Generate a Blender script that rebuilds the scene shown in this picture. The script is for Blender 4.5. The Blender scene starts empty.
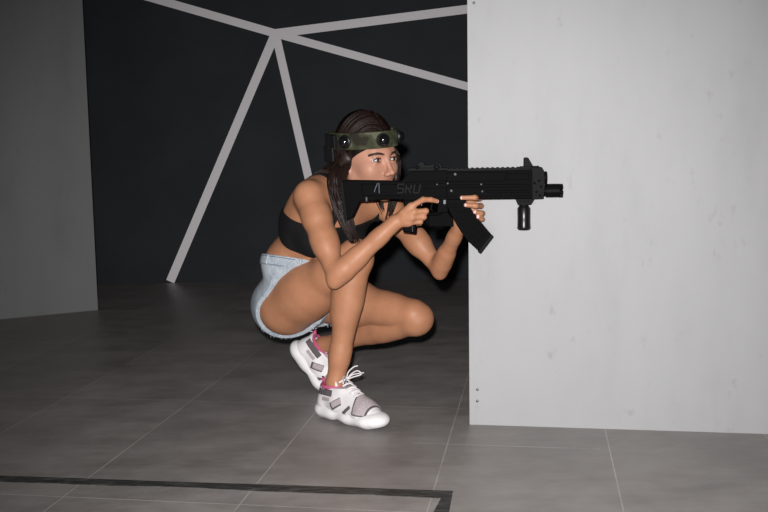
import bpy, bmesh, math, random
import numpy as np
from mathutils import Vector, Matrix
random.seed(7); np.random.seed(7)
C = bpy.context.scene.collection
PI = math.pi
H_BODY = 0.0026

# ------------------------------------------------------------------ camera
F_PX, CAM_H = 975.0, 0.85
PITCH, ROLL = math.atan(114.5 / F_PX), 0.0157
cam_d = bpy.data.cameras.new('camera'); cam = bpy.data.objects.new('camera', cam_d); C.objects.link(cam)
cam_d.sensor_width = 36.0; cam_d.lens = F_PX / 768 * 36.0; cam_d.clip_start = 0.05
RC = Matrix.Rotation(PI/2 - PITCH, 3, 'X') @ Matrix.Rotation(-ROLL, 3, 'Z')
cam.matrix_world = Matrix.Translation((0, 0, CAM_H)) @ RC.to_4x4()
bpy.context.scene.camera = cam

def at(px, py, Y):
    """world point at depth Y metres in front of the viewpoint, read off the photograph"""
    d = RC @ Vector(((px-384)/F_PX, (256-py)/F_PX, -1.0))
    return np.array((d.x*Y/d.y, Y, CAM_H + d.z*Y/d.y))
def ground(px, py):
    d = RC @ Vector(((px-384)/F_PX, (256-py)/F_PX, -1.0))
    t = -CAM_H/d.z
    return np.array((d.x*t, d.y*t, 0.0))
def nrm(v): v = np.asarray(v, float); return v/np.linalg.norm(v)

# ------------------------------------------------------------------ materials
def mat(name, col, rough=0.6, spec=0.5, metal=0.0, sss=0.0, coat=0.0):
    m = bpy.data.materials.new(name); m.use_nodes = True
    b = m.node_tree.nodes['Principled BSDF']
    b.inputs['Base Color'].default_value = (*col, 1); b.inputs['Roughness'].default_value = rough
    b.inputs['Specular IOR Level'].default_value = spec; b.inputs['Metallic'].default_value = metal
    if sss:
        b.inputs['Subsurface Weight'].default_value = sss
        b.inputs['Subsurface Radius'].default_value = (0.012, 0.005, 0.003); b.inputs['Subsurface Scale'].default_value = 0.6
    b.inputs['Coat Weight'].default_value = coat
    return m
class NT:
    def __init__(s, m): s.m = m; s.t = m.node_tree; s.b = s.t.nodes['Principled BSDF']
    def n(s, typ, **kw):
        x = s.t.nodes.new(typ)
        for k, v in kw.items():
            if k in x.inputs.keys() and not hasattr(x, k): x.inputs[k].default_value = v
            else: setattr(x, k, v)
        return x
    def l(s, a, b): s.t.links.new(a, b)
    def coord(s, scale=(1, 1, 1), rot=(0, 0, 0), loc=(0, 0, 0)):
        g = s.n('ShaderNodeTexCoord'); mp = s.n('ShaderNodeMapping')
        mp.inputs['Scale'].default_value = scale; mp.inputs['Rotation'].default_value = rot; mp.inputs['Location'].default_value = loc
        s.l(g.outputs['Object'], mp.inputs['Vector']); return mp.outputs['Vector']
    def noise(s, vec, scale, detail=4, rough=0.6):
        x = s.n('ShaderNodeTexNoise'); x.inputs['Scale'].default_value = scale; x.inputs['Detail'].default_value = detail
        x.inputs['Roughness'].default_value = rough; s.l(vec, x.inputs['Vector']); return x.outputs['Fac']
    def ramp(s, fac, stops):
        r = s.n('ShaderNodeValToRGB'); e = r.color_ramp.elements
        while len(e) > 1: e.remove(e[-1])
        e[0].position = stops[0][0]; e[0].color = (*stops[0][1], 1)
        for p, c in stops[1:]:
            q = e.new(p); q.color = (*c, 1)
        s.l(fac, r.inputs['Fac']); return r.outputs['Color']
    def mix(s, fac, a, b, mode='MIX'):
        x = s.n('ShaderNodeMix'); x.data_type = 'RGBA'; x.blend_type = mode
        if isinstance(fac, (int, float)): x.inputs[0].default_value = fac
        else: s.l(fac, x.inputs[0])
        for i, v in ((6, a), (7, b)):
            if isinstance(v, tuple): x.inputs[i].default_value = (*v, 1)
            else: s.l(v, x.inputs[i])
        return x.outputs[2]
    def math(s, op, a, b=0.0):
        x = s.n('ShaderNodeMath'); x.operation = op
        for i, v in ((0, a), (1, b)):
            if isinstance(v, (int, float)): x.inputs[i].default_value = v
            else: s.l(v, x.inputs[i])
        return x.outputs[0]
    def color(s, c): s.l(c, s.b.inputs['Base Color'])
    def bump(s, h, strength=0.3, dist=0.002):
        x = s.n('ShaderNodeBump'); x.inputs['Strength'].default_value = strength; x.inputs['Distance'].default_value = dist
        s.l(h, x.inputs['Height']); s.l(x.outputs['Normal'], s.b.inputs['Normal'])

def grey_panel_mat(name, base, amt):
    m = mat(name, base, 0.55, 0.35); t = NT(m)
    v = t.coord((1, 1, 0.35)); n1 = t.noise(v, 5, 6, 0.65); n2 = t.noise(t.coord((1, 1, 0.5)), 28, 5, 0.7)
    lo = tuple(c*(1-amt) for c in base); hi = tuple(c*(1+amt*0.6) for c in base)
    c = t.ramp(n1, [(0.3, lo), (0.5, base), (0.75, hi)])
    sp = t.ramp(n2, [(0.27, (0.84, 0.83, 0.83)), (0.38, (1, 1, 1))])
    t.color(t.mix(1.0, c, sp, 'MULTIPLY')); t.bump(n2, 0.08, 0.001)
    return m
M = {}
M['panel_light'] = grey_panel_mat('light_grey_panel', (0.315, 0.314, 0.318), 0.08)
M['panel_dark'] = grey_panel_mat('dark_grey_panel', (0.19, 0.19, 0.19), 0.12)
M['black_wall'] = mat('black_painted_wall', (0.036, 0.040, 0.047), 0.7, 0.1)
t = NT(M['black_wall']); n = t.noise(t.coord(), 2.2, 5); t.color(t.ramp(n, [(0.3, (0.028, 0.030, 0.034)), (0.7, (0.037, 0.040, 0.045))]))
M['stripe'] = mat('white_stripe_paint', (0.90, 0.86, 0.88), 0.6, 0.3)
M['screw'] = mat('screw_steel', (0.12, 0.12, 0.12), 0.4, 0.5, 0.6)
M['ceiling'] = mat('dark_ceiling', (0.02, 0.02, 0.022), 0.9, 0.1)

# tiled floor: long grey porcelain tiles in a half bond
TILE_W, TILE_L = 0.4465, 0.889
TV = math.atan2((540-384)/F_PX, 1.0) - 0.0   # heading of the long joints, from the +Y axis to the right
M['floor'] = mat('grey_porcelain_tiles', (0.2, 0.19, 0.185), 0.38, 0.4)
t = NT(M['floor'])
p0 = ground(447.5, 444.0)                                   # a joint crossing beside the light panel
g = t.n('ShaderNodeTexCoord'); mp = t.n('ShaderNodeMapping'); mp.vector_type = 'TEXTURE'
mp.inputs['Location'].default_value = (p0[0]+0.372*math.sin(TV), p0[1]+0.372*math.cos(TV), 0); mp.inputs['Rotation'].default_value = (0, 0, PI/2 - TV)
t.l(g.outputs['Object'], mp.inputs['Vector'])
br = t.n('ShaderNodeTexBrick'); br.offset = 0.0; br.offset_frequency = 2; br.squash = 1
t.l(mp.outputs['Vector'], br.inputs['Vector'])
for k, v in (('Scale', 1.0), ('Mortar Size', 0.0019), ('Mortar Smooth', 0.3), ('Brick Width', TILE_L), ('Row Height', TILE_W), ('Bias', 0.0)):
    br.inputs[k].default_value = v
br.inputs['Color1'].default_value = (0.93, 0.93, 0.93, 1); br.inputs['Color2'].default_value = (1.06, 1.05, 1.04, 1)
br.inputs['Mortar'].default_value = (1, 1, 1, 1)
n1 = t.noise(t.coord((1, 1.6, 1)), 3.6, 8, 0.72); n2 = t.noise(t.coord((0.7, 5, 1), rot=(0, 0, 0.1)), 6, 6, 0.7)
c1 = t.ramp(n1, [(0.3, (0.175, 0.159, 0.151)), (0.52, (0.255, 0.236, 0.226)), (0.72, (0.32, 0.30, 0.29))])
c2 = t.ramp(n2, [(0.35, (0.93, 0.93, 0.93)), (0.6, (1, 1, 1)), (0.75, (1.07, 1.065, 1.06))])
cc = t.mix(1.0, t.mix(1.0, c1, c2, 'MULTIPLY'), br.outputs['Color'], 'MULTIPLY')
scuff = t.ramp(t.noise(t.coord((0.25, 2.5, 1), rot=(0, 0, 0.08)), 9, 8, 0.75), [(0.66, (0, 0, 0)), (0.74, (1, 1, 1))])
cc = t.mix(t.math('MULTIPLY', scuff, 0.22), cc, (0.5, 0.48, 0.46))
sp_ = t.n('ShaderNodeSeparateXYZ'); t.l(mp.outputs['Vector'], sp_.inputs[0])
lx_ = t.math('LESS_THAN', t.math('ABSOLUTE', t.math('ADD', sp_.outputs[0], 0.372)), 0.0022)      # a cut joint only the right-hand tiles have
ly_ = t.math('MULTIPLY', t.math('LESS_THAN', sp_.outputs[1], 0.10), t.math('GREATER_THAN', sp_.outputs[1], -0.42))
joint = t.math('MAXIMUM', br.outputs['Fac'], t.math('MULTIPLY', lx_, ly_))
fade = t.ramp(t.noise(t.coord(), 5, 4, 0.7), [(0.35, (0.25,)*3), (0.6, (1, 1, 1))])
t.color(t.mix(t.math('MULTIPLY', joint, fade), cc, (0.44, 0.41, 0.39)))
t.l(t.ramp(n1, [(0.3, (0.34,)*3), (0.7, (0.5,)*3)]), t.b.inputs['Roughness'])
bm_h = t.math('SUBTRACT', t.math('MULTIPLY', n2, 0.15), br.outputs['Fac']); t.bump(bm_h, 0.2, 0.001)

M['tape'] = mat('worn_black_tape', (0.02, 0.02, 0.02), 0.5, 0.4)
t = NT(M['tape']); n = t.noise(t.coord((1.5, 9, 1), rot=(0, 0, 0.1)), 9, 9, 0.78)
t.color(t.ramp(n, [(0.40, (0.014, 0.014, 0.014)), (0.52, (0.045, 0.045, 0.043)), (0.60, (0.09, 0.09, 0.086)), (0.70, (0.24, 0.23, 0.22))]))

M['skin'] = mat('tanned_skin', (0.37, 0.168, 0.092), 0.5, 0.3, 0, 0.1)
t = NT(M['skin']); n = t.noise(t.coord(), 14, 4); t.color(t.ramp(n, [(0.3, (0.335, 0.15, 0.080)), (0.7, (0.405, 0.188, 0.103))]))
M['face'] = mat('face_skin', (0.44, 0.215, 0.146), 0.52, 0.35, 0, 0.1)
M['lip'] = mat('lip', (0.42, 0.13, 0.11), 0.4, 0.5)
M['nail'] = mat('pale_pink_nail', (0.7, 0.45, 0.42), 0.25, 0.5)
M['brow'] = mat('eyebrow_hair', (0.03, 0.016, 0.01), 0.6)
M['hair'] = mat('dark_brown_hair', (0.018, 0.010, 0.008), 0.42, 0.22)
t = NT(M['hair']); n = t.noise(t.coord((30, 30, 3)), 3, 4); t.color(t.ramp(n, [(0.35, (0.006, 0.0035, 0.003)), (0.7, (0.022, 0.011, 0.008))]))
M['eye_white'] = mat('eye_white', (0.50, 0.46, 0.45), 0.2, 0.5)
M['iris'] = mat('dark_iris', (0.035, 0.018, 0.01), 0.15, 0.6)
M['pupil'] = mat('pupil', (0.004, 0.004, 0.004), 0.1, 0.6)
M['top'] = mat('black_jersey', (0.008, 0.008, 0.009), 0.85, 0.15)
M['denim'] = mat('light_blue_denim', (0.30, 0.36, 0.42), 0.85, 0.15)
t = NT(M['denim']); v = t.coord(); n1 = t.noise(v, 16, 6, 0.7); n2 = t.noise(t.coord((1, 1, 0.25)), 260, 2)
c = t.ramp(n1, [(0.3, (0.21, 0.245, 0.285)), (0.5, (0.32, 0.355, 0.385)), (0.72, (0.46, 0.49, 0.51))])
t.color(t.mix(0.35, c, t.ramp(n2, [(0.3, (0.15, 0.2, 0.28)), (0.7, (0.6, 0.65, 0.7))]))); t.bump(n1, 0.5, 0.006)
M['fringe'] = mat('frayed_white_thread', (0.62, 0.64, 0.66), 0.9, 0.1)
M['stitch'] = mat('slate_blue_thread', (0.10, 0.13, 0.17), 0.9, 0.1)
M['shoe_white'] = mat('white_leather', (0.66, 0.63, 0.64), 0.5, 0.4)
M['sole_white'] = mat('white_foam_sole', (0.70, 0.68, 0.68), 0.55, 0.35)
M['shoe_mesh'] = mat('pinkish_grey_mesh', (0.33, 0.28, 0.29), 0.85, 0.2)
t = NT(M['shoe_mesh']); n = t.n('ShaderNodeTexVoronoi'); n.inputs['Scale'].default_value = 420; t.l(t.coord(), n.inputs['Vector'])
t.color(t.ramp(n.outputs['Distance'], [(0.1, (0.24, 0.2, 0.21)), (0.6, (0.42, 0.36, 0.37))]))
M['shoe_grey'] = mat('dark_grey_suede', (0.10, 0.085, 0.09), 0.8, 0.2)
M['shoe_pink'] = mat('raspberry_lining', (0.46, 0.09, 0.19), 0.8, 0.2)
M['lace'] = mat('white_lace', (0.66, 0.62, 0.63), 0.8, 0.2)
M['camo'] = mat('olive_camouflage_webbing', (0.07, 0.075, 0.04), 0.8, 0.2)
t = NT(M['camo']); n = t.noise(t.coord((1, 1, 1.3)), 24, 1, 0.4)
r = t.ramp(n, [(0.0, (0.018, 0.015, 0.010)), (0.42, (0.032, 0.034, 0.017)), (0.52, (0.046, 0.049, 0.026)), (0.62, (0.085, 0.088, 0.056))])
for nd in t.t.nodes:
    if nd.type == 'VALTORGB': nd.color_ramp.interpolation = 'CONSTANT'
t.color(r)
M['lens'] = mat('glossy_black_dome', (0.006, 0.006, 0.007), 0.12, 0.7)
M['blk_plastic'] = mat('black_plastic', (0.007, 0.007, 0.008), 0.42, 0.45)
M['gun'] = mat('matte_black_polymer', (0.0022, 0.0022, 0.0026), 0.6, 0.03)
M['gun2'] = mat('black_anodised_metal', (0.003, 0.0032, 0.0036), 0.5, 0.05)
M['gun_grip'] = mat('satin_black_foregrip', (0.006, 0.0055, 0.0065), 0.3, 0.35)
M['gun_mark'] = mat('dark_grey_lettering', (0.0058, 0.006, 0.0068), 0.55, 0.08)
M['mark'] = mat('grey_print', (0.14, 0.15, 0.19), 0.5, 0.4)
M['steel'] = mat('worn_steel', (0.10, 0.10, 0.105), 0.5, 0.3, 0.2)
M['silver'] = mat('silver', (0.75, 0.74, 0.72), 0.2, 0.5, 0.9)

# ------------------------------------------------------------------ object helpers
def link(name, me, parent=None):
    o = bpy.data.objects.new(name, me); C.objects.link(o)
    if parent is not None:
        o.parent = parent; o.matrix_parent_inverse = Matrix.Identity(4)
        o.matrix_basis = parent_inv(parent)
    return o
def world_of(o):
    m = o.matrix_basis.copy(); p = o.parent
    while p is not None: m = p.matrix_basis @ m; p = p.parent
    return m
def parent_inv(p): return world_of(p).inverted()
def empty(name, loc, label, cat):
    o = bpy.data.objects.new(name, None); C.objects.link(o); o.location = loc; o.empty_display_size = 0.05
    o.matrix_basis = Matrix.Translation(loc); o['label'] = label; o['category'] = cat
    return o
def structure(o): o['kind'] = 'structure'; return o

class MB:
    """collects shapes in world coordinates and links them as one mesh object"""
    def __init__(s): s.v = []; s.f = []; s.mi = []
    def add(s, vs, fs, mi=0):
        b = len(s.v); s.v += [tuple(map(float, p)) for p in vs]; s.f += [tuple(i+b for i in f) for f in fs]; s.mi += [mi]*len(fs)
    def box(s, c, h, R=None, mi=0):
        R = np.eye(3) if R is None else np.asarray(R)
        vs = [np.asarray(c) + R @ np.array((sx*h[0], sy*h[1], sz*h[2])) for sx in (-1, 1) for sy in (-1, 1) for sz in (-1, 1)]
        s.add(vs, [(0, 1, 3, 2), (4, 6, 7, 5), (0, 4, 5, 1), (2, 3, 7, 6), (0, 2, 6, 4), (1, 5, 7, 3)], mi)
    def prism(s, poly3, off, mi=0):
        """poly3: planar 3-D outline, extruded by +-off"""
        P = [np.asarray(p) for p in poly3]; n = len(P); off = np.asarray(off)
        vs = [p-off for p in P] + [p+off for p in P]
        fs = [tuple(range(n)), tuple(range(2*n-1, n-1, -1))] + [(i, i+n, (i+1) % n+n, (i+1) % n) for i in range(n)]
        s.add(vs, fs, mi)
    def tube(s, pts, rad, seg=8, mi=0, closed=False, sq=None):
        P = [np.asarray(p, float) for p in pts]; n = len(P)
        if not hasattr(rad, '__len__'): rad = [rad]*n
        vs = []; u = None
        for i in range(n):
            a = P[(i-1) % n] if (closed or i > 0) else P[i]; b = P[(i+1) % n] if (closed or i < n-1) else P[i]
            d = nrm(b-a + 1e-12)
            if u is None: u = nrm(np.cross(d, (0.3, 0.2, 1.0) if abs(d[2]) < .9 else (1, 0, 0)))
            u = nrm(u - d*np.dot(u, d)); w = np.cross(d, u)
            for k in range(seg):
                a_ = 2*PI*k/seg; vs.append(P[i] + rad[i]*(math.cos(a_)*u + math.sin(a_)*w))
        fs = []
        for i in range(n if closed else n-1):
            for k in range(seg):
                j = (i+1) % n; k2 = (k+1) % seg
                fs.append((i*seg+k, i*seg+k2, j*seg+k2, j*seg+k))
        if not closed:
            fs.append(tuple(range(seg-1, -1, -1))); fs.append(tuple(range((n-1)*seg, n*seg)))
        s.add(vs, fs, mi)
    def lathe(s, o, axis, prof, seg=20, mi=0, sx=1.0, udir=None):
        axis = nrm(axis); o = np.asarray(o)
        u = nrm(np.cross(axis, (0.1, 0.2, 1) if abs(axis[2]) < .9 else (0, 1, 0))) if udir is None else nrm(udir)
        w = np.cross(axis, u); vs = []
        for (h, r) in prof:
            for k in range(seg):
                a = 2*PI*k/seg; vs.append(o + axis*h + max(r, 1e-5)*(math.cos(a)*u*sx + math.sin(a)*w))
        fs = []
        for i in range(len(prof)-1):
            for k in range(seg): fs.append((i*seg+k, i*seg+(k+1) % seg, (i+1)*seg+(k+1) % seg, (i+1)*seg+k))
        fs.append(tuple(range(seg-1, -1, -1))); fs.append(tuple(range((len(prof)-1)*seg, len(prof)*seg)))
        s.add(vs, fs, mi)
    def build(s, name, mats, parent=None, smooth=False, bevel=0.0, center=None):
        me = bpy.data.meshes.new(name)
        c = np.mean(np.array(s.v), axis=0) if center is None else np.asarray(center)
        me.from_pydata([tuple(np.asarray(p)-c) for p in s.v], [], s.f)
        for m in (mats if isinstance(mats, (list, tuple)) else [mats]): me.materials.append(m)
        me.polygons.foreach_set('material_index', s.mi)
        bm = bmesh.new(); bm.from_mesh(me); bmesh.ops.recalc_face_normals(bm, faces=bm.faces); bm.to_mesh(me); bm.free()
        if smooth: me.polygons.foreach_set('use_smooth', [True]*len(me.polygons))
        o = bpy.data.objects.new(name, me); C.objects.link(o)
        W = Matrix.Translation(tuple(c))
        if parent is not None: o.parent = parent; o.matrix_basis = parent_inv(parent) @ W
        else: o.matrix_basis = W
        if bevel:
            b = o.modifiers.new('bevel', 'BEVEL'); b.width = bevel; b.segments = 2; b.limit_method = 'ANGLE'; b.angle_limit = 0.6
        return o

# ------------------------------------------------------------------ signed distance shapes -> one smooth mesh
class Cone:      # rounded cone, optionally wider along one axis
    def __init__(s, a, b, ra, rb=None, k=0.02, n=None, sc=1.0):
        s.a = np.asarray(a, float); s.b = np.asarray(b, float); s.ra = ra; s.rb = ra if rb is None else rb
        s.k = k; s.n = None if n is None else nrm(n); s.sc = sc
        r = max(s.ra, s.rb)*max(1.0, sc); s.lo = np.minimum(s.a, s.b)-r; s.hi = np.maximum(s.a, s.b)+r
    def d(s, X, Y, Z):
        ab = s.b-s.a; L = float(ab@ab)+1e-12
        t = np.clip(((X-s.a[0])*ab[0]+(Y-s.a[1])*ab[1]+(Z-s.a[2])*ab[2])/L, 0, 1)
        qx = X-s.a[0]-t*ab[0]; qy = Y-s.a[1]-t*ab[1]; qz = Z-s.a[2]-t*ab[2]
        q2 = qx*qx+qy*qy+qz*qz
        if s.n is not None:
            c = qx*s.n[0]+qy*s.n[1]+qz*s.n[2]; q2 = q2 + c*c*(1/s.sc**2-1)
        return (np.sqrt(np.maximum(q2, 0))-(s.ra+(s.rb-s.ra)*t))*min(1.0, s.sc)
class Ell:       # ellipsoid with axes as matrix columns
    def __init__(s, c, r, R=None, k=0.02):
        s.c = np.asarray(c, float); s.r = np.asarray(r, float); s.R = np.eye(3) if R is None else np.asarray(R, float); s.k = k
        e = np.sqrt(((s.R*s.r)**2).sum(1)); s.lo = s.c-e; s.hi = s.c+e
    def d(s, X, Y, Z):
        x, y, z = X-s.c[0], Y-s.c[1], Z-s.c[2]; k0 = 0; k1 = 0
        for i in range(3):
            p = x*s.R[0, i]+y*s.R[1, i]+z*s.R[2, i]; q = p/s.r[i]
            k0 = k0+q*q; k1 = k1+(q/s.r[i])**2
        k0 = np.sqrt(k0); k1 = np.sqrt(k1)+1e-9
        return k0*(k0-1)/k1
def smin(a, b, k):
    if k <= 0: return np.minimum(a, b)
    h = np.maximum(k-np.abs(a-b), 0)/k
    return np.minimum(a, b)-h*h*k*0.25
class Grid:
    BIG = 1.0
    def __init__(s, lo, hi, h):
        s.lo = np.asarray(lo, float); s.h = h; s.n = np.ceil((np.asarray(hi)-s.lo)/h).astype(int)+1
        s.ax = [(s.lo[i]+h*np.arange(s.n[i])).astype(np.float32) for i in range(3)]
    def full(s): return np.full(tuple(s.n), s.BIG, np.float32)
    def sl(s, lo, hi, pad=0.035):
        out = []
        for i in range(3):
            a = int(max(0, math.floor((lo[i]-pad-s.lo[i])/s.h))); b = int(min(s.n[i], math.ceil((hi[i]+pad-s.lo[i])/s.h)+1))
            out.append(slice(a, max(a, b)))
        return tuple(out)
    def xyz(s, sl=(slice(None),)*3):
        return s.ax[0][sl[0]][:, None, None], s.ax[1][sl[1]][None, :, None], s.ax[2][sl[2]][None, None, :]
    def add(s, D, prims, sub=False):
        for p in prims:
            sl = s.sl(p.lo, p.hi); v = D[sl]
            if v.size == 0: continue
            d = p.d(*s.xyz(sl)).astype(np.float32)
            D[sl] = -smin(-v, d, p.k) if sub else smin(v, d, p.k)
        return D
    def group(s, prims): return s.add(s.full(), prims)
    def merge(s, D, prims, k):
        lo = np.min([p.lo for p in prims], 0); hi = np.max([p.hi for p in prims], 0); sl = s.sl(lo, hi)
        g = Grid.__new__(Grid); g.h = s.h; g.ax = [s.ax[i][sl[i]] for i in range(3)]; g.n = np.array([len(a) for a in g.ax]); g.lo = np.array([a[0] for a in g.ax], float)
        T = g.add(np.full(tuple(g.n), s.BIG, np.float32), prims); D[sl] = smin(D[sl], T, k)
        return D
    def plane(s, p, n):      # signed distance to a plane, positive on the side of n
        X, Y, Z = s.xyz(); n = nrm(n)
        return ((X-p[0])*n[0]+(Y-p[1])*n[1]+(Z-p[2])*n[2]).astype(np.float32)
    def mesh(s, D, name, mats, parent=None, relax=1, center=None):
        S = D < 0; n = s.n
        cnt = np.zeros(tuple(n-1), np.uint8)
        for i in (0, 1):
            for j in (0, 1):
                for k in (0, 1): cnt += S[i:n[0]-1+i, j:n[1]-1+j, k:n[2]-1+k]
        act = (cnt > 0) & (cnt < 8); del cnt
        cells = np.argwhere(act); idx = np.full(tuple(n-1), -1, np.int32); idx[act] = np.arange(len(cells), dtype=np.int32)
        acc = np.zeros((len(cells), 3)); num = np.zeros(len(cells))
        cr = [(i, j, k) for i in (0, 1) for j in (0, 1) for k in (0, 1)]
        val = {c: D[cells[:, 0]+c[0], cells[:, 1]+c[1], cells[:, 2]+c[2]] for c in cr}
        for a in cr:
            for ax in range(3):
                if a[ax]: continue
                b = list(a); b[ax] = 1; b = tuple(b); va, vb = val[a], val[b]
                m = (va < 0) != (vb < 0); t = np.where(m, va/(va-vb+1e-20), 0)
                p = np.array(a, float)[None, :].repeat(len(cells), 0); p[:, ax] += t
                acc[m] += p[m]; num[m] += 1
        V = (cells+acc/num[:, None])*s.h+s.lo
        Q = []
        for ax in range(3):
            o1, o2 = (ax+1) % 3, (ax+2) % 3
            a = [slice(None)]*3; b = [slice(None)]*3; a[ax] = slice(0, -1); b[ax] = slice(1, None)
            ch = S[tuple(a)] != S[tuple(b)]; e = np.argwhere(ch)
            e = e[(e[:, o1] > 0) & (e[:, o2] > 0) & (e[:, o1] < n[o1]-1) & (e[:, o2] < n[o2]-1)]
            ins = S[e[:, 0], e[:, 1], e[:, 2]]
            def cell(d1, d2):
                c = e.copy(); c[:, o1] -= d1; c[:, o2] -= d2; return idx[c[:, 0], c[:, 1], c[:, 2]]
            q = np.stack([cell(1, 1), cell(0, 1), cell(0, 0), cell(1, 0)], 1); q[~ins] = q[~ins][:, ::-1]; Q.append(q)
        Q = np.concatenate(Q)
        for _ in range(relax):
            A = np.zeros_like(V); N = np.zeros(len(V))
            for i in range(4):
                np.add.at(A, Q[:, i], V[Q[:, (i+1) % 4]]); np.add.at(N, Q[:, i], 1)
                np.add.at(A, Q[:, i], V[Q[:, (i-1) % 4]]); np.add.at(N, Q[:, i], 1)
            V = 0.4*V+0.6*A/np.maximum(N, 1)[:, None]
        c = V.mean(0) if center is None else np.asarray(center)
        me = bpy.data.meshes.new(name); me.vertices.add(len(V)); me.vertices.foreach_set('co', (V-c).astype(np.float32).ravel())
        me.loops.add(Q.size); me.loops.foreach_set('vertex_index', Q.astype(np.int32).ravel())
        me.polygons.add(len(Q)); me.polygons.foreach_set('loop_start', np.arange(0, Q.size, 4, dtype=np.int32))
        me.update(calc_edges=True)
        for m in (mats if isinstance(mats, (list, tuple)) else [mats]): me.materials.append(m)
        me.polygons.foreach_set('use_smooth', np.ones(len(Q), bool))
        o = bpy.data.objects.new(name, me); C.objects.link(o); W = Matrix.Translation(tuple(c))
        if parent is not None: o.parent = parent; o.matrix_basis = parent_inv(parent) @ W
        else: o.matrix_basis = W
        s.fc = V[Q].mean(1)
        return o
def bounds(prims, pad=0.02):
    return np.min([p.lo for p in prims], 0)-pad, np.max([p.hi for p in prims], 0)+pad
def plane3(a, b, c, inside):
    a, b, c = map(np.asarray, (a, b, c)); n = nrm(np.cross(b-a, c-a))
    if np.dot(np.asarray(inside)-a, n) > 0: n = -n
    return a, n                                             # n points away from `inside`

# ================================================================== the setting
def slab(name, pts, m, th):                                 # quad pts, thickness vector
    b = MB(); P = [np.asarray(p, float) for p in pts]; th = np.asarray(th, float)
    b.prism([p+th/2 for p in P], th/2); return structure(b.build(name, m))
fl = MB(); fl.box((0, 3.6, -0.05), (5, 4.0, 0.05)); structure(fl.build('floor', M['floor'], center=(0, 0, 0)))
WB = ground(280, 281)[1]; WH = 3.0
slab('wall_back', [(-5, WB, 0), (5, WB, 0), (5, WB, WH), (-5, WB, WH)], M['black_wall'], (0, 0.1, 0))
slab('ceiling', [(-5, -0.4, WH), (5, -0.4, WH), (5, 7.6, WH), (-5, 7.6, WH)], M['ceiling'], (0, 0, 0.1))
# light grey panel on the right, standing square to the tile joints
e0, e1 = ground(469.6, 424.5), ground(768, 434)
du = nrm(e1-e0); dn = np.array((-du[1], du[0], 0)); far = e0+du*2.3
rp = slab('wall_right', [e0, far, far+(0, 0, 2.5), e0+(0, 0, 2.5)], M['panel_light'], dn*0.04)
for (px, py) in ((477.5, 389.5), (477.3, 401), (474, 3)):
    p = at(px, py, 3); r = p-np.array((0, 0, CAM_H)); o = np.array((0, 0, CAM_H)); tt = np.dot(e0-o, dn)/np.dot(r, dn); q = o+r*tt
    s = MB(); s.lathe(q-dn*0.002, dn, [(0, 0.003), (0.0008, 0.0042), (0.004, 0.0042)], 12); s.build('screw', M['screw'], rp, True)
f0, f1 = ground(98, 310), ground(0, 319.3)
du2 = nrm(f1-f0); dn2 = np.array((du2[1], -du2[0], 0)); dn2 = dn2 if dn2[1] > 0 else -dn2; far2 = f0+du2*2.2
slab('wall_left', [f0, far2, far2+(0, 0, 2.5), f0+(0, 0, 2.5)], M['panel_dark'], dn2*0.04)
# white stripes on the black wall
def on_wall(px, py): return at(px, py, WB)
HUB = (275.5, 33.5)
for i, (a, b, w) in enumerate([((124, -10), HUB, 7.8), (HUB, (475, 8.2), 8.3), (HUB, (475, 88.6), 7.6), (HUB, (170.3, 281.5), 8.6), (HUB, (327.8, 262), 8.0)]):
    A, B = on_wall(*a), on_wall(*b); d = nrm(B-A); nn = np.cross(d, (0, 1, 0)); hw = w/2*WB/F_PX/math.cos(0.1)
    if a == HUB: A = A - d*0.01
    y = 0.0015 + 0.0002*i
    P = [A-nn*hw, B-nn*hw, B+nn*hw, A+nn*hw]
    m = MB(); m.prism([p-np.array((0, y, 0)) for p in P], (0, 0.0012, 0)); structure(m.build('trim_%d' % (i+1), M['stripe']))
# floor tape, an L of worn black adhesive tape
def tape_pts():
    U = [(-40, 474.6), (0, 476), (60, 478), (100, 479.4), (190, 482.6), (260, 484.6), (352, 487.8), (400, 489.6), (453, 491.3)]
    L = [(441, 498.5), (400, 496.6), (352, 494.6), (260, 491.6), (190, 487.6), (100, 485.6), (60, 484), (0, 482), (-40, 481)]
    return [ground(*p) for p in U+[(446, 530)]+[(424, 530)]+L]
m = MB(); m.prism([p+np.array((0, 0, 0.0008)) for p in tape_pts()], (0, 0, 0.0006)); o = m.build('floor_tape', M['tape'])
o['label'] = 'worn black adhesive tape marking an L corner on the grey tiles'; o['category'] = 'tape'

# ================================================================== the woman
root = empty('person', tuple(ground(335, 400)), 'person in black crop top and pale denim shorts crouching and aiming a black rifle', 'person')
FW = nrm((0.72, -0.69, 0.0)); RT = np.array((FW[1], -FW[0], 0)); UP = np.array((0, 0, 1.0))
J = dict(
    hipR=at(287, 306, 3.14), kneeR=at(355.5, 257, 2.925), ankR=at(343, 384, 3.03),
    hipL=at(318, 296, 3.25), kneeL=at(418.5, 315.5, 3.03), ankL=at(318, 343, 3.24),
    pelvis=at(303, 295, 3.20), waist=at(296, 257, 3.15), chest=at(325, 221, 3.085), neck=at(342, 190, 3.06),
    shR=at(309.5, 196, 2.96), elR=at(336.5, 276.5, 2.83), wrR=at(395, 222.5, 2.815),
    shL=at(388, 206, 3.14), elL=at(439.5, 268.5, 3.02), wrL=at(460, 225, 2.885),
)
for a, b in (('hipR', 'kneeR'), ('kneeR', 'ankR'), ('hipL', 'kneeL'), ('kneeL', 'ankL'), ('shR', 'elR'), ('elR', 'wrR'), ('shL', 'elL'), ('elL', 'wrL'), ('shR', 'shL'), ('hipR', 'hipL'), ('pelvis', 'neck')):
    print('BONE', a, b, round(float(np.linalg.norm(J[a]-J[b])), 3), J[a].round(3), J[b].round(3))
def lerp(a, b, t): return a+(b-a)*t
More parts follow.
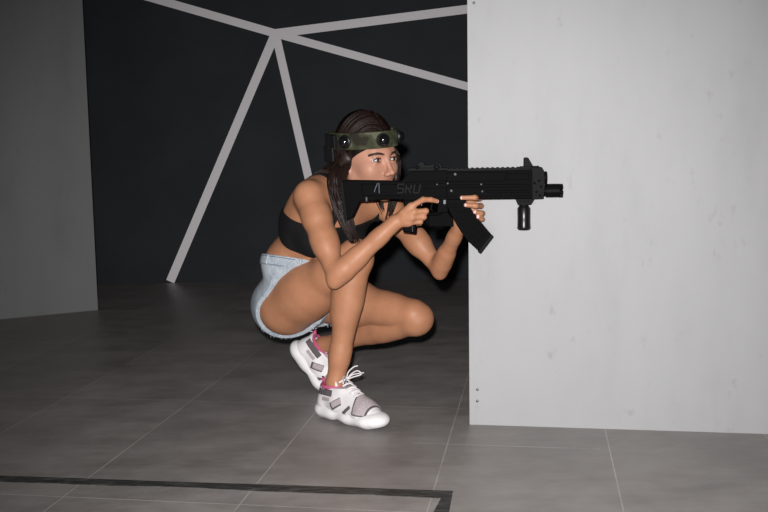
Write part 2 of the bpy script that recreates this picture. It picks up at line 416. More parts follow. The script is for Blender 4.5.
def frame(f, u):
    f = nrm(f); u = nrm(u-f*np.dot(u, f)); r = np.cross(f, u); return np.stack([f, r, u], 1)

spine1 = nrm(J['neck']-J['waist']); Rc = frame(FW-spine1*np.dot(FW, spine1), spine1)
spine0 = nrm(J['waist']-J['pelvis']); Rp = frame(FW-spine0*np.dot(FW, spine0), spine0)
cf, cr, cu = Rc[:, 0], Rc[:, 1], Rc[:, 2]
pf, pr, pu = Rp[:, 0], Rp[:, 1], Rp[:, 2]
pelvis = [
    Ell(J['pelvis'], (0.105, 0.145, 0.105), Rp, 0.03),
    Ell(J['pelvis']-pf*0.050+pr*0.066-pu*0.022, (0.086, 0.086, 0.095), Rp, 0.03),
    Ell(J['pelvis']-pf*0.050-pr*0.066-pu*0.022, (0.086, 0.086, 0.095), Rp, 0.03),
    Cone(J['pelvis']+pu*0.02, J['waist'], 0.095, 0.078, 0.03, pr, 1.35),
]
torso = [
    Cone(J['waist'], lerp(J['waist'], J['chest'], 0.5), 0.076, 0.083, 0.03, pr, 1.42),
    Ell(J['chest'], (0.098, 0.138, 0.135), Rc, 0.03),
    Ell(J['chest']+cu*0.05, (0.085, 0.140, 0.09), Rc, 0.03),
    Ell(J['chest']-cf*0.042-cu*0.025, (0.066, 0.118, 0.095), Rc, 0.03),
    Ell(J['chest']-cf*0.035+cr*0.065+cu*0.045, (0.062, 0.062, 0.085), Rc, 0.03), Ell(J['chest']-cf*0.035-cr*0.065+cu*0.045, (0.062, 0.062, 0.085), Rc, 0.03),
    Ell(J['chest']+cf*0.072+cr*0.062-cu*0.02, (0.052, 0.058, 0.058), Rc, 0.025),
    Ell(J['chest']+cf*0.072-cr*0.062-cu*0.02, (0.052, 0.058, 0.058), Rc, 0.025),
    Cone(J['neck']-cu*0.03, J['shR'], 0.052, 0.046, 0.03), Cone(J['neck']-cu*0.03, J['shL'], 0.052, 0.046, 0.03),
    Cone(J['neck']+cf*0.03-cu*0.005, J['shR']+cf*0.015, 0.011, 0.010, 0.02), Cone(J['neck']+cf*0.03-cu*0.005, J['shL']+cf*0.015, 0.011, 0.010, 0.02),
]
def arm(sh, el, wr, ua, fa, fb):
    ax = nrm(el-sh); fx = nrm(wr-el); side = nrm(np.cross(ax, fx))
    return [
        Cone(sh, lerp(sh, el, 0.28), 0.047*ua, 0.046*ua, 0.03), Cone(lerp(sh, el, 0.25), lerp(sh, el, 0.6), 0.0445*ua, 0.041*ua, 0.03),
        Cone(lerp(sh, el, 0.55), el-ax*0.008, 0.041*ua, 0.034*min(ua, fa), 0.03),
        Cone(el, el+fx*0.03, 0.033*fa, 0.036*fa, 0.012), Ell(el+ax*0.008-fx*0.012, (0.023, 0.023, 0.023), None, 0.010),
        Cone(el+fx*0.02, lerp(el, wr, 0.35), 0.036*fa, 0.037*fb, 0.02), Cone(lerp(el, wr, 0.3), lerp(el, wr, 0.75), 0.037*fb, 0.030*fb, 0.015),
        Cone(lerp(el, wr, 0.7), wr, 0.030*fb, 0.0235*min(1, fb+0.2), 0.012),
    ]
def thigh(hip, knee, s=1.0, e=1.0):
    ax = nrm(knee-hip)
    return [Cone(hip, lerp(hip, knee, 0.35), 0.095*s, 0.090*s, 0.03), Cone(lerp(hip, knee, 0.3), lerp(hip, knee, 0.75), 0.087*s, 0.061*s*e, 0.03),
            Cone(lerp(hip, knee, 0.7), knee-ax*0.02, 0.062*s*e, 0.053*e, 0.025)]
def shin(knee, ank, toe_dir, back, kr=1.0, cl=1.0):
    ax = nrm(ank-knee)
    return [Ell(knee, (0.057*kr, 0.054*kr, 0.057*kr), None, 0.02), Cone(knee+ax*0.02, lerp(knee, ank, 0.3), 0.048, 0.047, 0.02),
            Cone(lerp(knee, ank, 0.2)+back*0.018, lerp(knee, ank, 0.45)+back*0.014, 0.043*cl, 0.040*cl, 0.025),
            Cone(lerp(knee, ank, 0.4), lerp(knee, ank, 0.8), 0.041, 0.0305, 0.025), Cone(lerp(knee, ank, 0.75), ank, 0.031, 0.0285, 0.02)]
# shoes: local frame x = heel to toe, y = left, z = up, origin under the heel
class Foot:
    def __init__(s, o, x, z): s.o = np.asarray(o, float); s.x = nrm(x); s.z = nrm(np.asarray(z)-s.x*np.dot(z, s.x)); s.y = np.cross(s.z, s.x)
    def w(s, p): return s.o+s.x*p[0]+s.y*p[1]+s.z*p[2]
    @property
    def R(s): return np.stack([s.x, s.y, s.z], 1)
hg, tg = ground(321, 414.5), ground(386.5, 433)
footR = Foot(hg, tg-hg, (0, 0, 1))
footR.o = footR.o + footR.x*0.004
ballL = ground(321, 391.5)
heelL = at(287.5, 346, ballL[1]+0.04)
xl = nrm(ballL-heelL); footL = Foot((0, 0, 0), xl, (0.0, 0.0, 1.0)); BALL = 0.185
footL.o = ballL - footL.x*BALL
J['ankR'] = footR.w((0.068, 0, 0.115)); J['ankL'] = footL.w((0.068, 0, 0.115))
def footprims(F, ank):
    return [Cone(ank, F.w((0.06, 0, 0.07)), 0.0285, 0.029, 0.015), Cone(F.w((0.045, 0, 0.055)), F.w((0.13, 0, 0.055)), 0.027, 0.027, 0.02),
            Cone(F.w((0.13, 0, 0.052)), F.w((0.215, 0, 0.036)), 0.026, 0.02, 0.02)]
bkR = -nrm(np.cross(nrm(J['ankR']-J['kneeR']), RT)); bkR = bkR if np.dot(bkR, FW) < 0 else -bkR
bkL = nrm(np.array((0, 0.9, 0.1)))
armR = arm(J['shR'], J['elR'], J['wrR'], 0.90, 0.86, 0.82); armL = arm(J['shL'], J['elL'], J['wrL'], 0.84, 0.76, 0.70)
thR = thigh(J['hipR'], J['kneeR']); thL = thigh(J['hipL'], J['kneeL'], 0.90, 0.94)
shnR = shin(J['kneeR'], J['ankR'], footR.x, bkR)+footprims(footR, J['ankR'])
shnL = shin(J['kneeL']+np.array((-0.004, 0.012, -0.012)), J['ankL'], footL.x, bkL, 0.94, 1.0)+footprims(footL, J['ankL'])[:2]

# hands ---------------------------------------------------------------
NAILS = []
def finger(pts, r, towards=None):
    P = [np.asarray(p) for p in pts]; out = []
    for i in range(len(P)-1): out.append(Cone(P[i], P[i+1], r*(1-0.09*i), r*(1-0.09*(i+1)), 0.004))
    NAILS.append((P[-1]+nrm(P[-1]-P[-2])*r*0.45, r*0.75))
    return out
def hand(wr, mcps, fingers, thumb, rads=(0.0090, 0.0092, 0.0087, 0.0077)):
    out = []
    for m in mcps: out.append(Cone(wr+(m-wr)*0.25, m, 0.0150, 0.0118, 0.005))
    for i in range(3): out.append(Cone(lerp(wr, mcps[i], 0.55), lerp(wr, mcps[i+1], 0.85), 0.0140, 0.0115, 0.006))
    for m, f, r in zip(mcps, fingers, rads): out += finger([m]+f, r)
    out += [Cone(wr, thumb[0], 0.0150, 0.0120, 0.007)]+finger(thumb, 0.0098)
    return out
mR = [at(411, 206.5, 2.795), at(414, 212, 2.79), at(412.5, 217.5, 2.792), at(409.5, 222.5, 2.798)]
fR = [[at(423, 199.6, 2.785), at(431, 199.7, 2.79), at(437, 201.2, 2.797)],
      [at(426, 211, 2.797), at(425.5, 212.5, 2.822), at(419, 214, 2.852)],
      [at(424, 217, 2.797), at(423, 218.5, 2.822), at(417, 219.5, 2.852)],
      [at(420.5, 222, 2.800), at(420, 223.5, 2.822), at(415, 224.5, 2.848)]]
handR = hand(J['wrR'], mR, fR, [at(404, 211, 2.835), at(409, 204.5, 2.862), at(420, 203.5, 2.866)])
mL = [at(470, 200.5, 2.864), at(471.5, 206, 2.862), at(472.5, 211.5, 2.860), at(472.5, 217, 2.858)]
fL = [[at(480, 198.5, 2.838), at(475, 197.5, 2.786), at(462, 197.8, 2.786)],
      [at(481, 206, 2.838), at(476, 205.8, 2.800), at(466, 205, 2.797)],
      [at(482.5, 213.5, 2.838), at(481, 213.2, 2.806), at(475, 212, 2.797)],
      [at(482.5, 219.5, 2.84), at(481.5, 219.2, 2.812), at(478, 217, 2.800)]]
handL = hand(J['wrL'], mL, fL, [at(456, 215, 2.872), at(451, 207, 2.868), at(450, 199, 2.870)])

# head ----------------------------------------------------------------
HC = at(366.5, 158, 3.0); HS = 1.03
hf = nrm((0.675, -0.735, -0.03)); hu0 = nrm((-0.06, 0.0, 1.0)); HR = frame(hf, hu0)
def hd(f, r, u): return HC + HS*(HR[:, 0]*f + HR[:, 1]*r + HR[:, 2]*u)
def hv(f, r, u): return HR[:, 0]*f + HR[:, 1]*r + HR[:, 2]*u
hs = lambda *a: tuple(HS*x for x in a)
head = [
    Ell(hd(-0.008, 0, 0.030), hs(0.092, 0.072, 0.086), HR, 0.02),
    Ell(hd(0.030, 0, -0.030), hs(0.058, 0.060, 0.082), HR, 0.03),
    Cone(hd(0.0, 0.050, -0.055), hd(0.074, 0.010, -0.104), 0.016, 0.014, 0.03), Cone(hd(0.0, -0.050, -0.055), hd(0.074, -0.010, -0.104), 0.016, 0.014, 0.03),
    Ell(hd(0.082, 0, -0.103), hs(0.014, 0.017, 0.014), HR, 0.02),
    Ell(hd(0.056, 0.041, -0.030), hs(0.024, 0.021, 0.022), HR, 0.025), Ell(hd(0.056, -0.041, -0.030), hs(0.024, 0.021, 0.022), HR, 0.025),
    Cone(hd(0.072, 0.032, 0.021), hd(0.082, 0.008, 0.018), 0.011, 0.010, 0.018), Cone(hd(0.072, -0.032, 0.021), hd(0.082, -0.008, 0.018), 0.011, 0.010, 0.018),
]
head_sub = [Ell(hd(0.099, 0.034, -0.003), hs(0.020, 0.019, 0.012), HR, 0.014), Ell(hd(0.099, -0.034, -0.003), hs(0.020, 0.019, 0.012), HR, 0.014)]
head2 = [
    Cone(hd(0.085, 0, 0.008), hd(0.105, 0, -0.034), 0.0074, 0.0078, 0.010), Ell(hd(0.109, 0, -0.039), hs(0.0098, 0.0082, 0.0080), HR, 0.008),
    Ell(hd(0.097, 0.0098, -0.044), hs(0.010, 0.0062, 0.0066), HR, 0.006), Ell(hd(0.097, -0.0098, -0.044), hs(0.010, 0.0062, 0.0066), HR, 0.006),
    Cone(hd(0.091, 0.019, -0.0675), hd(0.1005, 0.004, -0.0630), 0.0045, 0.006, 0.006), Cone(hd(0.091, -0.019, -0.0675), hd(0.1005, -0.004, -0.0630), 0.0045, 0.006, 0.006),
    Cone(hd(0.090, 0.017, -0.0695), hd(0.0985, 0, -0.0745), 0.0045, 0.0068, 0.006), Cone(hd(0.090, -0.017, -0.0695), hd(0.0985, 0, -0.0745), 0.0045, 0.0068, 0.006),
]
EYE = [hd(0.0725, 0.032, -0.002), hd(0.0725, -0.032, -0.002)]; ER = 0.0134
for e in EYE:      # lids hug the eyeball
    for s_, (a0, rr) in (((1), (0.0080, 0.0022)), ((-1), (-0.0072, 0.0020))):
        pr_ = []
        for q in (-0.013, -0.0065, 0.0, 0.0065, 0.013):
            h_ = a0*(1-(q/0.0155)**2); f_ = math.sqrt(max(0, 0.0143**2-q*q*0.72-h_*h_))
            pr_.append(e+hv(f_, q, h_))
        for a_, b_ in zip(pr_, pr_[1:]): head2.append(Cone(a_, b_, rr, rr, 0.004))
        head2.append(Cone(e+hv(0.006, -0.008, s_*0.0105), e+hv(0.006, 0.008, s_*0.0105), 0.0045, 0.0045, 0.006))
ears = []
for s_ in (1, -1):
    c = hd(-0.012, 0.072*s_, -0.008); R_ = frame(nrm(HR[:, 0]*0.9-HR[:, 1]*0.0+HR[:, 1]*s_*(-0.35)), HR[:, 2])
    ears += [Ell(c, hs(0.015, 0.006, 0.026), R_, 0.006), Ell(hd(-0.006, 0.071*s_, -0.033), hs(0.009, 0.005, 0.010), R_, 0.006)]
neckp = [Cone(hd(-0.022, 0, -0.045), J['neck'], 0.050, 0.053, 0.03), Cone(J['neck'], J['chest']+cu*0.06, 0.056, 0.07, 0.03)]

allp = pelvis+torso+armR+armL+thR+thL+shnR+shnL+handR+handL+head+head2+ears+neckp
lo, hi = bounds(allp, 0.012)
G = Grid(lo, hi, H_BODY)
T = G.group(head); G.add(T, head_sub, True); G.add(T, head2); G.add(T, ears)
G.add(T, neckp); G.add(T, torso); G.add(T, pelvis)
G.merge(T, armR+handR, 0.02); G.merge(T, armL+handL, 0.02)
L_ = None
for th, sh in ((thR, shnR), (thL, shnL)):
    sub = Grid(*bounds(th+sh, 0.04), H_BODY)
    G.merge(T, th, 0.02) if th is thR else G.merge(T, th, 0.012)
    G.merge(T, sh, 0.008 if th is thR else 0.004)
body = G.mesh(T, 'body', [M['skin'], M['face'], M['lip'], M['nail']], root, relax=1)
mi = np.zeros(len(G.fc), np.int32)
loc = (G.fc-HC)@HR/HS
mi[(loc[:, 2] > -0.125) & (loc[:, 0] > -0.06) & (np.linalg.norm(loc, axis=1) < 0.16) & (loc[:, 2] > -0.06-0.6*loc[:, 0])] = 1
for a_, b_ in ((( 0.098, 0, -0.068), (0.014, 0.020, 0.0105)),):
    q = (loc-np.array(a_))/np.array(b_); mi[(q**2).sum(1) < 1] = 2
for c, r in NAILS: mi[((G.fc-c)**2).sum(1) < r*r] = 3
body.data.polygons.foreach_set('material_index', mi)
del T

def catmull(P, n):
    P = [np.asarray(p) for p in P]; P = [2*P[0]-P[1]]+P+[2*P[-1]-P[-2]]; out = []
    for i in range(1, len(P)-2):
        for k in range(n):
            t = k/n; a, b, c, d = P[i-1:i+3]
            out.append(0.5*((2*b)+(-a+c)*t+(2*a-5*b+4*c-d)*t*t+(-a+3*b-3*c+d)*t**3))
    return out+[P[-2]]
# eyes: white, iris and pupil looking along the rifle
gaze = nrm(hv(0.90, -0.30, 0.0))
for e in EYE:
    m = MB(); prof = []
    for i in range(0, 19):
        a = PI*i/18; prof.append((-ER*math.cos(PI-a)*-1, ER*math.sin(a)))
    cs = [(ER*math.cos(a), ER*math.sin(a)) for a in [PI-(PI-0.62)*i/15 for i in range(16)]]
    m.lathe(e, gaze, cs, 20, 0)
    m.lathe(e, gaze, [(ER*math.cos(a)+0.0002, ER*math.sin(a)) for a in (0.62, 0.5, 0.4, 0.30)], 20, 1)
    m.lathe(e, gaze, [(ER*math.cos(a)+0.0004, ER*math.sin(a)) for a in (0.30, 0.15, 0.01)], 20, 2)
    m.build('eye', [M['eye_white'], M['iris'], M['pupil']], root, True)
from mathutils.bvhtree import BVHTree
dgb = BVHTree.FromPolygons([tuple(v.co+body.matrix_basis.translation+root.location) for v in body.data.vertices], [tuple(p.vertices) for p in body.data.polygons])
def on_face(r, u, lift=0.0):
    o_ = Vector(hd(0.2, r, u)); d_ = Vector(-HR[:, 0]); hit = dgb.ray_cast(o_, d_)
    return np.array(hit[0])+HR[:, 0]*lift if hit[0] else hd(0.09, r, u)
for s_ in (1, -1):
    m = MB(); brow = [(0.051, 0.0125), (0.043, 0.0165), (0.034, 0.0180), (0.024, 0.0170), (0.013, 0.0140)]
    for dz, sc in ((0.0018, 0.9), (-0.0004, 1.2), (-0.0026, 0.95)):
        m.tube(catmull([on_face(r_*s_, u_+dz, 0.0004) for r_, u_ in brow], 4), [0.0018*sc*(0.45+0.55*math.sin(PI*min(1, 0.12+i/17))) for i in range(17)], 6)
    m.build('eyebrow', M['brow'], root, True)
    e = EYE[0 if s_ == 1 else 1]
    for a0, rr in ((0.0068, 0.0019), (-0.0060, 0.0009)):
        pts = []
        for q in (-0.0135, -0.009, -0.003, 0.003, 0.009, 0.0155):
            h_ = a0*(1-(q/0.0165)**2); pts.append(e+hv(math.sqrt(max(0.004**2, 0.0166**2-q*q*0.75-h_*h_)), q*s_, h_))
        m = MB(); m.tube(catmull(pts, 4), rr, 6); m.build('eyelashes', M['brow'], root, True)

# hair ----------------------------------------------------------------
hp = [Ell(hd(-0.010, 0, 0.040), hs(0.096, 0.078, 0.100), HR, 0.02), Ell(hd(-0.046, 0, -0.02), hs(0.054, 0.071, 0.082), HR, 0.03)]
locks = [  # centre line, radii
    ([hd(-0.022, 0.066, 0.030), at(343.5, 163, 2.965), at(336, 180, 2.93), at(340, 203, 2.91), at(349, 228, 2.90), at(359, 250, 2.90)], [0.018, 0.025, 0.027, 0.024, 0.019, 0.010]),
    ([hd(-0.08, 0.045, 0.0), at(343, 165, 3.02), at(337, 182, 2.99), at(339, 204, 2.955), at(348, 232, 2.94)], [0.024, 0.026, 0.024, 0.020, 0.010]),
    ([hd(-0.09, -0.01, -0.01), at(342, 168, 3.08), at(328, 175, 3.05), at(314, 181, 3.05), at(304, 188, 3.06)], [0.04, 0.036, 0.026, 0.018, 0.010]),
    ([hd(0.02, -0.076, 0.03), at(397, 158, 3.03), at(396, 178, 3.035), at(393, 200, 3.03), at(386, 224, 3.01)], [0.011, 0.009, 0.011, 0.013, 0.007]),
    ([hd(-0.03, -0.078, 0.0), at(390, 185, 3.08), at(380, 200, 3.03), at(384, 214, 3.02)], [0.03, 0.025, 0.012, 0.006]),
]
for P, R_ in locks:
    for i in range(len(P)-2): hp.append(Cone(P[i], P[i+1], R_[i]*0.84, R_[i+1]*(0.84 if i < len(P)-3 else 0.3), 0.02))
Gh = Grid(*bounds(hp, 0.015), 0.003); D = Gh.group(hp[:2])
pl = Gh.plane(hd(0.074, 0, 0.030), hv(0.50, 0, -0.866)); X, Y, Z = Gh.xyz()
D = -smin(-D, -pl, 0.012); 
for p in hp[2:]: Gh.add(D, [p])
hair = Gh.mesh(D, 'hair', M['hair'], root, relax=2)
# strands laid over the mass, joined into the same mesh
sm = MB()
for (P, R_), cnt in zip(locks, (120, 60, 34, 30, 16)):
    for q in range(cnt):
        ang = random.random()*2*PI; rr = 0.35+0.72*random.random()**0.6; pts = []; end = 0.82+0.2*random.random(); w0 = random.random()*6
        for i, (p, r) in enumerate(zip(P, R_)):
            d = nrm(P[min(i+1, len(P)-1)]-P[max(i-1, 0)]); u = nrm(np.cross(d, (0.2, 1, 0.1))); w = np.cross(d, u)
            aa = ang+0.35*math.sin(w0+i*1.3)
            pts.append(p+(math.cos(aa)*u+math.sin(aa)*w)*r*rr)
        C_ = catmull(pts, 6); C_ = C_[:max(4, int(len(C_)*end))]
        n_ = len(C_); sm.tube(C_, [0.0026*(1-0.7*(i/(n_-1))**3) for i in range(n_)], 5)
for q in range(150):           # combed crown
    s_ = 1 if q % 5 else -1
    f0_ = 0.084-0.16*random.random(); P = []
    for j in range(8):
        a = (0.03+0.97*j/7)*1.75
        f_ = f0_-0.075*(j/7)**1.3; ce = (-0.016, 0, 0.04); rf, rr_, ru = 0.098, 0.080, 0.102
        k_ = math.sqrt(max(0.02, 1-((f_+0.010)/rf)**2))
        P.append(hd(f_, s_*rr_*k_*math.sin(a), 0.04+ru*k_*math.cos(a)))
    cut = [p for p in P if np.dot(p-hd(0.074, 0, 0.030), hv(0.50, 0, -0.866)) < 0.002]
    if len(cut) > 3: sm.tube(catmull(cut, 3), 0.0021, 5)
so = sm.build('hair_strands', M['hair'], root, True)
bm = bmesh.new(); bm.from_mesh(hair.data)
off = so.matrix_basis.translation-hair.matrix_basis.translation
so.data.transform(Matrix.Translation(off)); bm.from_mesh(so.data); bm.to_mesh(hair.data); bm.free()
dm = so.data; bpy.data.objects.remove(so); bpy.data.meshes.remove(dm)

# headband with dome sensors -------------------------------------------
hbC = (-0.012, 0, 0.058); hbU = nrm(hv(-0.16, 0.05, 1.0)); HBR = frame(HR[:, 0], hbU)
def hb(th, h, off=0.0):
    f, r = (0.108+off)*math.cos(th), (0.087+off)*math.sin(th)
    return hd(*hbC)+HS*(HBR[:, 0]*f+HBR[:, 1]*r+HBR[:, 2]*h)
m = MB(); N = 64; vs = []; fs = []
sec = [(-0.0245, 0), (-0.0235, 0.0055), (0.0235, 0.0055), (0.0245, 0), (0.02, -0.003), (-0.02, -0.003)]
for i in range(N):
    for (h, o_) in sec: vs.append(hb(2*PI*i/N, h, o_))
for i in range(N):
    for k in range(6): fs.append((i*6+k, ((i+1) % N)*6+k, ((i+1) % N)*6+(k+1) % 6, i*6+(k+1) % 6))
m.add(vs, fs); band = m.build('headband', M['camo'], root, True)
band.data.polygons.foreach_set('use_smooth', [True]*len(band.data.polygons))
es = band.modifiers.new('edges', 'EDGE_SPLIT'); es.split_angle = 0.7
band['label'] = 'olive camouflage headband with black sensors'
for dg in (14, -48, 78, -100, -143):
    th = math.radians(dg); p = hb(th, 0.0, 0.004); nn = nrm(HBR[:, 0]*math.cos(th)/0.108+HBR[:, 1]*math.sin(th)/0.087)
    s = MB(); s.lathe(p, nn, [(0, 0.0205), (0.006, 0.0205), (0.008, 0.0185)], 24, 0)
    s.lathe(p, nn, [(0.006, 0.0165)]+[(0.008+0.0145*math.sin(a), 0.0165*math.cos(a)) for a in np.linspace(0, 1.5, 8)], 24, 1)
    so = s.build('sensor', [M['blk_plastic'], M['lens']], band, True)
    es = so.modifiers.new('edges', 'EDGE_SPLIT'); es.split_angle = 0.6
m = MB(); vs = []; fs = []; NN = 14
for i in range(NN+1):
    th = math.radians(94+56*i/NN)
    for (h, o_) in ((-0.021, 0.004), (-0.018, 0.016), (0.018, 0.016), (0.021, 0.004)): vs.append(hb(th, h, o_+(0.003 if i % 4 == 0 else 0)))
for i in range(NN):
    for k in range(4): fs.append((i*4+k, (i+1)*4+k, (i+1)*4+(k+1) % 4, i*4+(k+1) % 4))
fs += [(0, 1, 2, 3), (NN*4+3, NN*4+2, NN*4+1, NN*4)]
m.add(vs, fs); m.build('control_module', M['blk_plastic'], band, bevel=0.001); m = MB(); bp = hb(PI*0.74, -0.040, 0.002); m.box(bp, (0.022, 0.014, 0.026), HBR); m.build('battery_pack', M['blk_plastic'], band, bevel=0.004)
m = MB(); m.tube(catmull([hb(2.2, -0.02, 0.01), hb(2.45, -0.034, 0.014), hb(2.7, -0.038, 0.018)], 6), 0.0028, 8); m.build('cable', M['blk_plastic'], band, True)

# crop top --------------------------------------------------------------
tp = torso+neckp
Gt = Grid(*bounds(torso[:8], 0.03), 0.0028); D = Gt.group(neckp); Gt.add(D, torso); Gt.add(D, pelvis); Gt.merge(D, armR[:1], 0.02); Gt.merge(D, armL[:1], 0.02)
D = D-0.0065
mid = J['chest']
pt, nt = plane3(at(282, 204, 3.10), at(303, 222, 2.98), at(372, 235, 2.97), mid-cu*0.06)
pb, nb = plane3(at(279, 218, 3.12), at(312, 256, 3.0), at(366, 270, 2.97), mid+cu*0.05)
D0 = D.copy()
D = np.maximum(np.maximum(D, Gt.plane(pt, nt)), Gt.plane(pb, nb))
for s_ in (1, -1):     # straps over the shoulders
    line = []
    X, Y, Z = Gt.xyz(); c = J['chest']+cr*(0.066 if s_ == 1 else -0.125)
    lat = np.abs((X-c[0])*cr[0]+(Y-c[1])*cr[1]+(Z-c[2])*cr[2])-0.013
    S_ = np.maximum(np.maximum(D0+0.002, lat), -Gt.plane(pt-nt*0.01, nt)); D = np.minimum(D, S_.astype(np.float32))
top = Gt.mesh(D, 'crop_top', M['top'], root, relax=1)

# denim shorts ------------------------------------------------------------
sp = pelvis+thR[:2]+thL[:2]
Gs = Grid(*bounds(sp, 0.025), 0.0028)
wp, wn = plane3(at(261, 254.5, 3.22), at(292, 258, 3.06), at(318, 262, 3.05), J['pelvis'])
Dp = Gs.group(pelvis); Gs.add(Dp, torso[:1])
DR = Dp.copy(); Gs.merge(DR, thR, 0.03); DL = Dp.copy(); Gs.merge(DL, thL, 0.03)
aR, nR = plane3(at(323, 263, 3.02), at(268, 319, 3.11), at(322, 323, 3.12), J['pelvis'])
axL = nrm(J['kneeL']-J['hipL']); aL = lerp(J['hipL'], J['kneeL'], 0.12); nL = axL
DR = np.maximum(DR-0.009, Gs.plane(aR, nR)); DL = np.maximum(DL-0.009, Gs.plane(aL, nL))
D = np.maximum(np.minimum(DR, DL), Gs.plane(wp, wn))
shorts = Gs.mesh(D, 'shorts', M['denim'], root, relax=1)
shorts['label'] = 'pale blue denim shorts with frayed hems'
# waistband: a slightly thicker ring of the same denim under the waist edge
Db = np.maximum(np.maximum(Dp-0.0115, Gs.plane(wp+wn*0.001, wn)), -Gs.plane(wp-wn*0.034, wn))
Gs.mesh(Db, 'waistband', M['denim'], shorts, relax=1)
wb = [o_ for o_ in C.objects if o_.name.startswith('waistband')][0]
wbt = BVHTree.FromPolygons([tuple(v.co+world_of(wb).translation) for v in wb.data.vertices], [tuple(p.vertices) for p in wb.data.polygons])
eu = np.cross(wn, (0, 0, 1.0)); eu = nrm(eu); ev = np.cross(wn, eu); wc = J['waist']-wn*np.dot(J['waist']-wp, wn)
def on_band(ang, depth, lift=0.0):
    d_ = eu*math.cos(ang)+ev*math.sin(ang); o_ = wc-wn*depth+d_*0.5; h_ = wbt.ray_cast(Vector(o_), Vector(-d_))
    return (np.array(h_[0])+d_*lift) if h_[0] else o_-d_*0.38
for k in range(7):
    a_ = 2*PI*k/7+0.35; b = MB(); b.tube([on_band(a_, 0.001, 0.001), on_band(a_, 0.006, 0.004), on_band(a_, 0.026, 0.004), on_band(a_, 0.033, 0.001)], 0.0042, 8); b.build('belt_loop', M['denim'], shorts, True)
for dep in (0.005, 0.030):
    b = MB(); b.tube([on_band(2*PI*k/60, dep, 0.0004) for k in range(60)], 0.0011, 6, closed=True); b.build('stitching', M['stitch'], shorts, True)
V = np.empty(len(shorts.data.vertices)*3, np.float32); shorts.data.vertices.foreach_get('co', V); V = V.reshape(-1, 3)+np.array(shorts.matrix_basis.translation)+np.array(root.location)
near = np.abs((V-aR)@nR) < 0.004; cand = V[near]; fr = MB()
for q in range(240):
    if len(cand) == 0: break
    p = cand[np.random.randint(len(cand))]; d = nrm(nR+np.random.randn(3)*0.55+np.array((0, 0, -0.5)))
    l_ = 0.003+0.010*random.random()**3
    fr.tube([p-nR*0.003, p+d*l_*0.5, p+d*l_+np.random.randn(3)*0.002], [0.0008, 0.0006, 0.0004], 4)
near = np.abs((V-aL)@nL) < 0.004; cand = V[near]
for q in range(120):
    if len(cand) == 0: break
    p = cand[np.random.randint(len(cand))]; d = nrm(nL+np.random.randn(3)*0.4)
    fr.tube([p-nL*0.003, p+d*0.004, p+d*0.009], [0.0011, 0.0009, 0.0005], 4)
if fr.v: fr.build('frayed_hem', M['fringe'], shorts)['kind'] = 'stuff'

